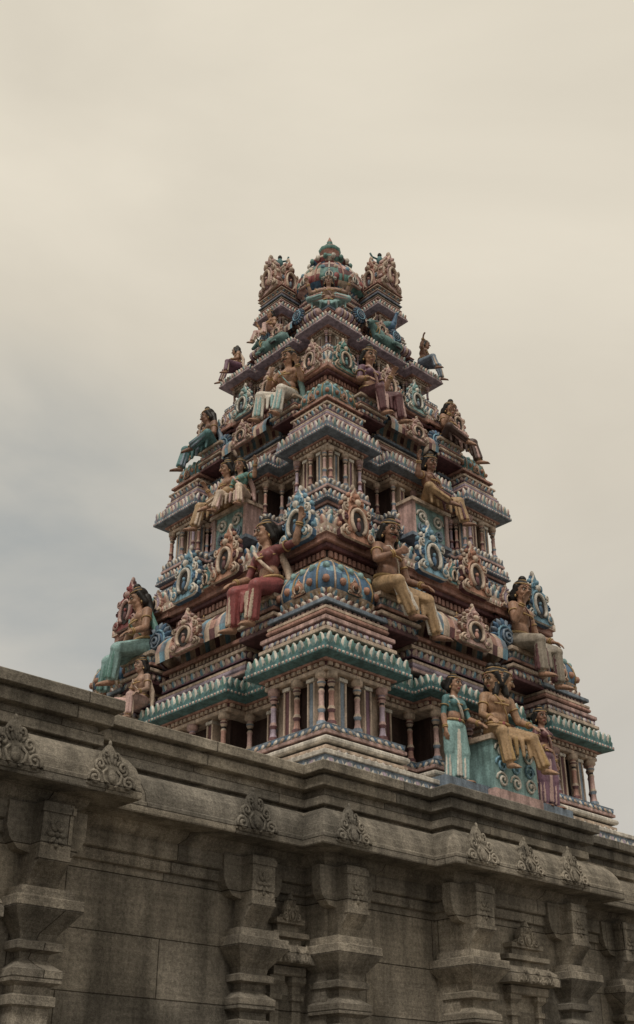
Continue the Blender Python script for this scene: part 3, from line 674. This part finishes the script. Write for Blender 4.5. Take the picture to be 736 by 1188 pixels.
human('standing_goddess_statue',SM(0,-.76,2.82,4.28,.74,-.15),lean=(.05,0),legs=st,arms=dict(L=((-.2,0,-1),(-.05,-.2,-1),(1,0,0)),R=aRest(1)),look=(.2,-.95,-.1),cloth='aqua',cloth2='white',top='teal',female=True,stand=True)
human('three_headed_god_statue',SM(0,-.06,2.90,4.36,.92,-.25),lean=(.02,-.06),legs=dict(L=((-.3,-.9,-.3),(.2,.0,-1)),R=((.4,-.85,-.35),(.3,-.1,-.95))),arms=dict(L=aRest(-1),R=aRest(1)),look=(-.1,-.95,-.25),cloth='ochre',cloth2='gold',heads=3,skin=(.44,.27,.17))
human('standing_goddess_statue',SM(0,.90,2.86,4.26,.72,.0),lean=(-.05,0),legs=st,arms=dict(L=aRest(-1),R=((.2,0,-1),(.1,-.2,-1),(-1,0,0))),look=(-.3,-.9,-.1),cloth='purple',cloth2='pink',top='maroon',female=True,stand=True,skin='skin2')
human('seated_child_statue',SM(1,-.90,2.62,5.10,.70,0),lean=(0,-.05),legs=both,arms=dict(L=aRest(-1),R=aRest(1)),cloth='pink',cloth2='cream',skin=(.44,.29,.22))
human('seated_god_statue',SM(1,-.14,1.92,7.98,.84,-.1),lean=(.05,-.05),legs=sitL,arms=dict(L=aBless(-1),R=aRest(1)),look=(-.2,-.9,-.2),cloth='ochre',cloth2='cream')
human('seated_goddess_statue',SM(1,.26,1.98,7.95,.70,.2),lean=(-.05,-.05),legs=both,arms=dict(L=aRest(-1),R=aUp(1)),look=(.2,-.9,-.2),cloth='cream',cloth2='pink',female=True,top='green')
human('seated_god_statue',SM(0,.10,1.92,7.98,.86,.1),lean=(-.05,-.05),legs=sitR,arms=dict(L=aUp(-1),R=aRest(1)),look=(-.2,-.9,-.2),cloth='ochre',cloth2='maroon',skin='skin2')
human('seated_god_statue',SM(1,.82,1.66,9.50,.92,.2),lean=(.08,-.05),legs=dict(L=((-.3,-.9,-.25),(-.1,.0,-1)),R=((.2,-.9,-.3),(-.2,0,-1))),arms=dict(L=aChest(-1),R=aBless(1)),look=(-.2,-.9,-.25),cloth='white',cloth2='aqua',stache=True)
human('seated_goddess_statue',SM(0,-.82,1.66,9.50,.92,0),lean=(-.05,-.05),legs=dict(L=((-.2,-.9,-.3),(.2,0,-1)),R=((.3,-.9,-.25),(.15,0,-1))),arms=dict(L=aRest(-1),R=aBless(1)),look=(-.2,-.9,-.25),cloth='maroon',cloth2='pink',top='purple',female=True)
human('seated_god_statue',SM(1,-1.0,1.62,9.48,.84,-.2),lean=(-.08,-.08),legs=sitL,arms=dict(L=aOut(-1),R=aRest(1)),look=(-.4,-.9,-.25),cloth='teal',cloth2='slate',skin='skin2')
human('seated_god_statue',SM(0,.92,1.62,9.48,.84,.2),lean=(.06,-.08),legs=sitR,arms=dict(L=aBless(-1),R=aOut(1)),look=(-.3,-.9,-.25),cloth='brown',cloth2='pink')
human('kneeling_attendant_statue',SM(1,-1.02,1.12,11.28,.54,-.5),lean=(-.2,-.1),legs=both,arms=dict(L=((-1,-.2,.1),(-1,-.2,.2),(0,-1,0)),R=aRest(1)),look=(-.5,-.8,0),cloth='purple',cloth2='cream')
human('kneeling_attendant_statue',SM(0,1.02,1.12,11.28,.58,.4),lean=(.15,-.1),legs=both,arms=dict(L=aUp(-1),R=((1,-.2,.1),(.9,-.2,-.3),(0,-1,0))),look=(.3,-.8,0),cloth='slate',cloth2='cream',skin='skin2')
human('seated_god_statue',SM(1,-.40,.98,11.72,.52,-.1),legs=both,arms=dict(L=aUp(-1),R=aRest(1)),cloth='pink',cloth2='cream')
human('seated_god_statue',Matrix.Translation((CX-.74,CY-.74,11.76))@Matrix.Rotation(math.radians(-45),4,'Z')@Matrix.Scale(.66,4),legs=dict(L=((-.85,-.5,0),(.8,-.5,-.1)),R=((.85,-.5,0),(-.8,-.5,-.15))),arms=dict(L=aUp(-1),R=aUp(1)),cloth='aqua',cloth2='pink',skin=(.36,.22,.16))
TG=(.12,.23,.22)
def bull(name,M,c=TG):
    f=Fig();f.ell((0,0,.28),(.52,.24,.26),c);f.ell((-.35,0,.34),(.26,.22,.26),c);f.ell((-.28,0,.58),(.14,.11,.12),c);f.ell((.42,0,.28),(.24,.25,.25),c)
    f.cap((-.45,0,.45),(-.72,-.03,.68),.17,.12,c);f.ell((-.80,-.06,.74),(.13,.11,.12),c);f.cap((-.86,-.08,.70),(-1.0,-.12,.60),.085,.065,c);f.ell((-1.03,-.13,.58),(.045,.06,.05),'dark')
    f.cap((-.55,0,.3),(-.66,0,.5),.10,.09,c)
    for s in(-1,1):
        f.cap((-.76,s*.09-.05,.82),(-.74,s*.2-.05,.92),.03,.022,'cream');f.cap((-.74,s*.2-.05,.92),(-.80,s*.22-.05,1.05),.022,.008,'cream')
        f.cap((-.70,s*.12-.04,.76),(-.62,s*.24-.04,.72),.035,.02,c)
        f.cap((-.40,s*.18,.22),(-.72,s*.2,.14),.09,.06,c);f.cap((-.72,s*.2,.14),(-.50,s*.24,.06),.055,.045,c)
        f.cap((.42,s*.2,.2),(.12,s*.29,.18),.14,.08,c);f.cap((.12,s*.29,.18),(.38,s*.3,.07),.06,.045,c);f.cap((.38,s*.3,.07),(.18,s*.32,.05),.045,.04,'dark')
        ellip(f.post,(-.88,s*.10-.06,.78),(.02,.014,.02),'white',6,4)
    f.cap((.64,0,.4),(.7,.05,.15),.03,.025,c);f.ell((.7,.05,.1),(.05,.05,.08),'dark')
    for q in(.0,.12): tube(f.post,[(-.52-q*.6,.2*math.cos(a),.45+q+.2*math.sin(a)) for a in [2*math.pi*k/14 for k in range(14)]],.02,'gold',4,True)
    return f.finish(name,M,.016)
bull('bull_statue',faceM(0,.10,1.18,11.05,.46));bull('bull_statue',faceM(1,-.05,1.18,11.05,.46))
f=Fig();f.ell((0,0,.3),(.16,.28,.18),'blue');f.cap((0,-.22,.38),(0,-.30,.68),.09,.045,'blue');f.ell((0,-.32,.72),(.05,.07,.05),'blue');f.cap((0,-.37,.72),(0,-.44,.70),.018,.006,'gold')
for s in(-1,1):
    f.cap((s*.05,-.02,.15),(s*.06,-.04,0),.022,.018,'ochre');f.cap((s*.06,-.04,.0),(s*.07,-.12,-.01),.016,.012,'ochre');f.ell((s*.13,.03,.32),(.05,.2,.12),'teal')
for q in range(9):
    a=math.radians(-40+10*q); f.cap((0,.2,.34),(math.sin(a)*.75,.75,.25+.25*math.cos(a)),.05,.06,'green' if q%2 else 'teal')
for q in(-1,0,1): f.cap((0,-.31,.76),(q*.03,-.31,.84),.006,.012,'teal')
f.finish('peacock_statue',faceM(0,.36,.98,11.60,.52,yaw=.4),.014)
print('figs',time.time()-T0)
# ------------------------------------------------------------------ STONE WALL
wall=bpy.data.objects.new('stone_temple_wall',None);bpy.context.collection.objects.link(wall)
bp=[(-8,7.35),(4.34,7.35),(4.34,7.65),(7.0,7.65),(7.0,7.40),(8.39,7.40),(8.39,7.15),(10.2,7.15),(10.2,7.42),(24,7.42),(24,22),(-8,22)]
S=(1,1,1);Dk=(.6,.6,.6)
mb=MB()
prof=[(.45,-1.6),(.45,-1.3),(.35,-1.28),(.35,-1.12),(.40,-1.05),(.42,-.98),(.40,-.9),(.28,-.86),(.28,-.75),(.36,-.72),(.36,-.62),(.05,-.60),(0,-.58),(0,1.90),
 (.035,1.905),(.04,1.91),(.04,1.985),(.03,1.99),(.07,2.00),(.075,2.01),(.075,2.12),(.07,2.125),(.12,2.17),(.14,2.22),(.36,2.225),(.395,2.215),(.40,2.225),(.40,2.30),(.39,2.31),(.385,2.37),(.36,2.44),(.32,2.50),(.27,2.545),(.20,2.57),
 (.12,2.575),(.12,2.615),(.17,2.62),(.175,2.625),(.175,2.70),(.17,2.705),(.14,2.71),(.14,2.765),(.215,2.77),(.22,2.775),(.22,2.855),(.215,2.86),(.19,2.865),(.19,2.88),(.27,2.885),(.275,2.89),(.275,2.965),(.265,2.975),(-.5,2.99)]
sweep(mb,bp,prof,S)
mb.build('wall_body',STONE,wall)
mb=MB();st_={A:S,B_:(1.12,1.12,1.12),Cc:(.7,.7,.7),D_:(.9,.9,.9)}
lipY=lambda x:6.95 if x<4.74 else 7.25 if x<6.6 else 7.0 if x<7.99 else 6.75 if x<10.6 else 7.02
for i,x in enumerate([1.0,2.0,2.9,3.68,4.46,6.08,6.95,8.35,9.05,9.75,11.4,12.4]):
    y=lipY(x);s=.33+.02*(i%2)
    mb.merge(LEAF,Matrix.Translation((x,y+.015,2.235))@Matrix.Rotation(-.16,4,'X')@Matrix.Diagonal((s*.98,s*.8,s*1.08,1)),st_)
mb.build('cornice_carvings',STONE,wall)
mb=MB()
def pilaster(x,y,w=.135):
    poly=square(x,y,w)
    sweep(mb,poly,[(.06,-.6),(.06,-.3),(0,-.28),(0,.80),(.03,.815),(.03,.87),(0,.885),(0,.93),(.05,.955),(.055,1.03),(.01,1.06),(-.03,1.10),(-.02,1.14),(.04,1.155),(.045,1.20),(.0,1.22),(.01,1.26),(.09,1.36),(.12,1.40),(.125,1.405),(.125,1.475),(.12,1.48),(.07,1.49),(.065,1.55),(-.01,1.56)],S)
    w2=w*.9
    V=[];pts=[(0,1.55),(-w+.02,1.55),(-w-.01,1.62),(-w-.06,1.68),(-w-.10,1.72),(-w-.10,2.12),(0,2.12)]
    for xx in(-w2,w2): V+=[(x+xx,y+a,b) for a,b in pts]
    n=len(pts);F=[tuple(range(n)),tuple(reversed(range(n,2*n)))]+[((i+1)%n,i,n+i,n+(i+1)%n) for i in range(n)]
    mb.add(V,F,(1.05,1.05,1.05))
    for s in(-1,1):
        pts=[(0,1.78),(.10,1.80),(.17,1.87),(.20,1.95),(.20,2.12),(0,2.12)]
        V=[(x+s*(w2-.005+a),yy,b) for yy in(y-.10,y) for a,b in pts];n=6
        F=[tuple(range(n)),tuple(reversed(range(n,2*n)))]+[((i+1)%n,i,n+i,n+(i+1)%n) for i in range(n)]
        mb.add(V,F,S)
    yf=y-w-.10
    box(mb,x-w2-.012,x+w2+.012,yf-.012,yf+.05,2.05,2.10,S);box(mb,x-w2-.008,x+w2+.008,yf-.01,yf+.04,1.73,1.76,S)
    for k in range(8):
        a=k*math.pi/4;ellip(mb,(x+.045*math.cos(a),yf-.002,1.90+.06*math.sin(a)),(.04,.012,.018),(1.1,1.1,1.1),6,4,R=Matrix.Rotation(-a,4,'Y'))
    ellip(mb,(x,yf-.005,1.90),(.022,.015,.022),S,6,4)
for x,y in[(1.2,7.35),(2.6,7.35),(4.17,7.35),(6.32,7.65),(7.16,7.40),(8.55,7.15),(10.0,7.15),(11.3,7.42),(13,7.42),(15,7.42)]: pilaster(x,y)
for x,y in[(1.9,7.35),(3.5,7.35),(9.3,7.15),(12.1,7.42),(6.74,7.65)]:
    s=.6 if x==6.74 else 1
    for e in(-1,1):
        sweep(mb,square(x+e*.2*s,y,.045),[(0,-.5),(0,1.05),(.02,1.06),(.02,1.1),(0,1.11),(0,1.16),(.035,1.2),(.035,1.24)],S)
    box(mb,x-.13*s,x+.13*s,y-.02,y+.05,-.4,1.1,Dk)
    sweep(mb,square(x,y,.28*s,.09),[(0,1.24),(.01,1.25),(.01,1.31),(-.01,1.32),(.09,1.33),(.09,1.38),(.07,1.44),(.02,1.48),(-.02,1.49),(-.02,1.53),(.03,1.54),(.03,1.58),(-.01,1.59)],S)
    sweep(mb,square(x,y,.20*s,.07),[(0,1.58),(0,1.64),(.04,1.65),(.04,1.69),(-.02,1.70)],S)
    mb.merge(LEAF,Matrix.Translation((x,y-.08,1.66))@Matrix.Diagonal((.26*s,.25,.24,1)),st_)
    for e in(-1,0,1): mb.merge(LEAF,Matrix.Translation((x+e*.18*s,y-.17,1.33))@Matrix.Diagonal((.12*s,.15,.14,1)),st_)
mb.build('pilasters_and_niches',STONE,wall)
# ------------------------------------------------------------------ ground
gm=bpy.data.materials.new('paved_ground');gm.use_nodes=True;nt=gm.node_tree;b=nt.nodes['Principled BSDF'];L=nt.links.new
g=nd(nt,'ShaderNodeNewGeometry');br=nd(nt,'ShaderNodeTexBrick');br.inputs['Scale'].default_value=1;br.inputs['Brick Width'].default_value=1.2;br.inputs['Row Height'].default_value=.6;br.inputs['Mortar Size'].default_value=.008
br.inputs['Color1'].default_value=(.19,.17,.145,1);br.inputs['Color2'].default_value=(.26,.235,.2,1);br.inputs['Mortar'].default_value=(.08,.07,.06,1)
no=nd(nt,'ShaderNodeTexNoise');no.inputs['Scale'].default_value=2;no.inputs['Detail'].default_value=8;L(g.outputs['Position'],br.inputs['Vector']);L(g.outputs['Position'],no.inputs['Vector'])
mx=nd(nt,'ShaderNodeMix',data_type='RGBA',blend_type='MULTIPLY');mx.inputs[0].default_value=.7;L(br.outputs[0],mx.inputs[6]);L(no.outputs[0],mx.inputs[7]);L(mx.outputs[2],b.inputs['Base Color']);b.inputs['Roughness'].default_value=.9
me=bpy.data.meshes.new('ground');me.from_pydata([(-2000,-2000,0),(2000,-2000,0),(2000,2000,0),(-2000,2000,0)],[],[(0,1,2,3)]);me.materials.append(gm)
o=bpy.data.objects.new('ground',me);bpy.context.collection.objects.link(o)
# ------------------------------------------------------------------ world: overcast sky
w=bpy.data.worlds.new('World');bpy.context.scene.world=w;w.use_nodes=True;nt=w.node_tree;L=nt.links.new
for n in list(nt.nodes): nt.nodes.remove(n)
out=nd(nt,'ShaderNodeOutputWorld');bg=nd(nt,'ShaderNodeBackground');bg.inputs[1].default_value=.115;L(bg.outputs[0],out.inputs[0])
sk=nd(nt,'ShaderNodeTexSky');sk.sky_type='NISHITA';sk.sun_disc=False;sk.sun_elevation=math.radians(55)
sdir=Vector((-.75,-.55,0));az=math.atan2(sdir.x,sdir.y);sk.sun_rotation=az
tc=nd(nt,'ShaderNodeTexCoord')
sep=nd(nt,'ShaderNodeSeparateXYZ');L(tc.outputs['Generated'],sep.inputs[0])
ramp=nd(nt,'ShaderNodeValToRGB');e=ramp.color_ramp.elements
e[0].position=0.0;e[0].color=(.42,.41,.39,1);e[1].position=.8;e[1].color=(.68,.62,.51,1)
x=e.new(.30);x.color=(.52,.49,.435,1);x=e.new(.5);x.color=(.63,.575,.48,1)
L(sep.outputs[2],ramp.inputs[0])
mp=nd(nt,'ShaderNodeMapping');mp.inputs['Scale'].default_value=(1.5,1.5,3.2);mp.inputs['Rotation'].default_value=(.25,.1,0);L(tc.outputs['Generated'],mp.inputs[0])
n1=nd(nt,'ShaderNodeTexNoise');n1.inputs['Scale'].default_value=1.3;n1.inputs['Detail'].default_value=7;n1.inputs['Roughness'].default_value=.52;n1.inputs['Distortion'].default_value=.4;L(mp.outputs[0],n1.inputs['Vector'])
mr=nd(nt,'ShaderNodeMapRange');mr.inputs[1].default_value=.3;mr.inputs[2].default_value=.7;mr.inputs[3].default_value=.87;mr.inputs[4].default_value=1.08;L(n1.outputs[0],mr.inputs[0])
sc=nd(nt,'ShaderNodeVectorMath',operation='SCALE');L(ramp.outputs[0],sc.inputs[0]);L(mr.outputs[0],sc.inputs['Scale'])
s10=nd(nt,'ShaderNodeVectorMath',operation='SCALE');s10.inputs['Scale'].default_value=10;L(sc.outputs[0],s10.inputs[0])
dt=nd(nt,'ShaderNodeVectorMath',operation='DOT_PRODUCT');dt.inputs[1].default_value=Vector((.40,.83,.36)).normalized();nm=nd(nt,'ShaderNodeVectorMath',operation='NORMALIZE');L(tc.outputs['Generated'],nm.inputs[0]);L(nm.outputs[0],dt.inputs[0])
g1=nd(nt,'ShaderNodeMapRange');g1.interpolation_type='SMOOTHSTEP';g1.inputs[1].default_value=.955;g1.inputs[2].default_value=1.0;g1.inputs[3].default_value=0;g1.inputs[4].default_value=.65;L(dt.outputs['Value'],g1.inputs[0])
g2=nd(nt,'ShaderNodeMapRange');g2.inputs[1].default_value=.40;g2.inputs[2].default_value=.62;g2.inputs[3].default_value=1.2;g2.inputs[4].default_value=.35;L(n1.outputs[0],g2.inputs[0])
gm_=nd(nt,'ShaderNodeMath',operation='MULTIPLY',use_clamp=True);L(g1.outputs[0],gm_.inputs[0]);L(g2.outputs[0],gm_.inputs[1])
ad=nd(nt,'ShaderNodeMath',operation='ADD',use_clamp=True);ad.inputs[1].default_value=.05;L(gm_.outputs[0],ad.inputs[0])
mx=nd(nt,'ShaderNodeMix',data_type='RGBA');L(ad.outputs[0],mx.inputs[0]);L(s10.outputs[0],mx.inputs[6])
gap=nd(nt,'ShaderNodeMix',data_type='RGBA');gap.inputs[0].default_value=.8;L(sk.outputs[0],gap.inputs[6]);gap.inputs[7].default_value=(2.9,3.15,3.05,1);L(gap.outputs[2],mx.inputs[7])
L(mx.outputs[2],bg.inputs[0])
# sun
sl=bpy.data.lights.new('sun','SUN');sl.energy=1.5;sl.angle=math.radians(12);sl.color=(1,.94,.85)
so=bpy.data.objects.new('sun',sl);bpy.context.collection.objects.link(so)
sv=Vector((-.75,-.55,0)).normalized()*math.cos(math.radians(55))+Vector((0,0,math.sin(math.radians(55))))
so.rotation_euler=(-sv).to_track_quat('-Z','Y').to_euler();so.location=(0,0,40)
# camera
cd=bpy.data.cameras.new('camera');cd.sensor_fit='VERTICAL';cd.sensor_height=24;cd.lens=24*1331/1188;cd.clip_end=6000
co=bpy.data.objects.new('camera',cd);bpy.context.collection.objects.link(co);bpy.context.scene.camera=co
th=math.radians(29);fw=Vector((.682*math.cos(th),.731*math.cos(th),math.sin(th)))
co.location=(0,0,EYE);co.rotation_euler=fw.to_track_quat('-Z','Y').to_euler()
sc_=bpy.context.scene;sc_.view_settings.view_transform='Standard';sc_.view_settings.look='None';sc_.view_settings.exposure=0
print('done',time.time()-T0)
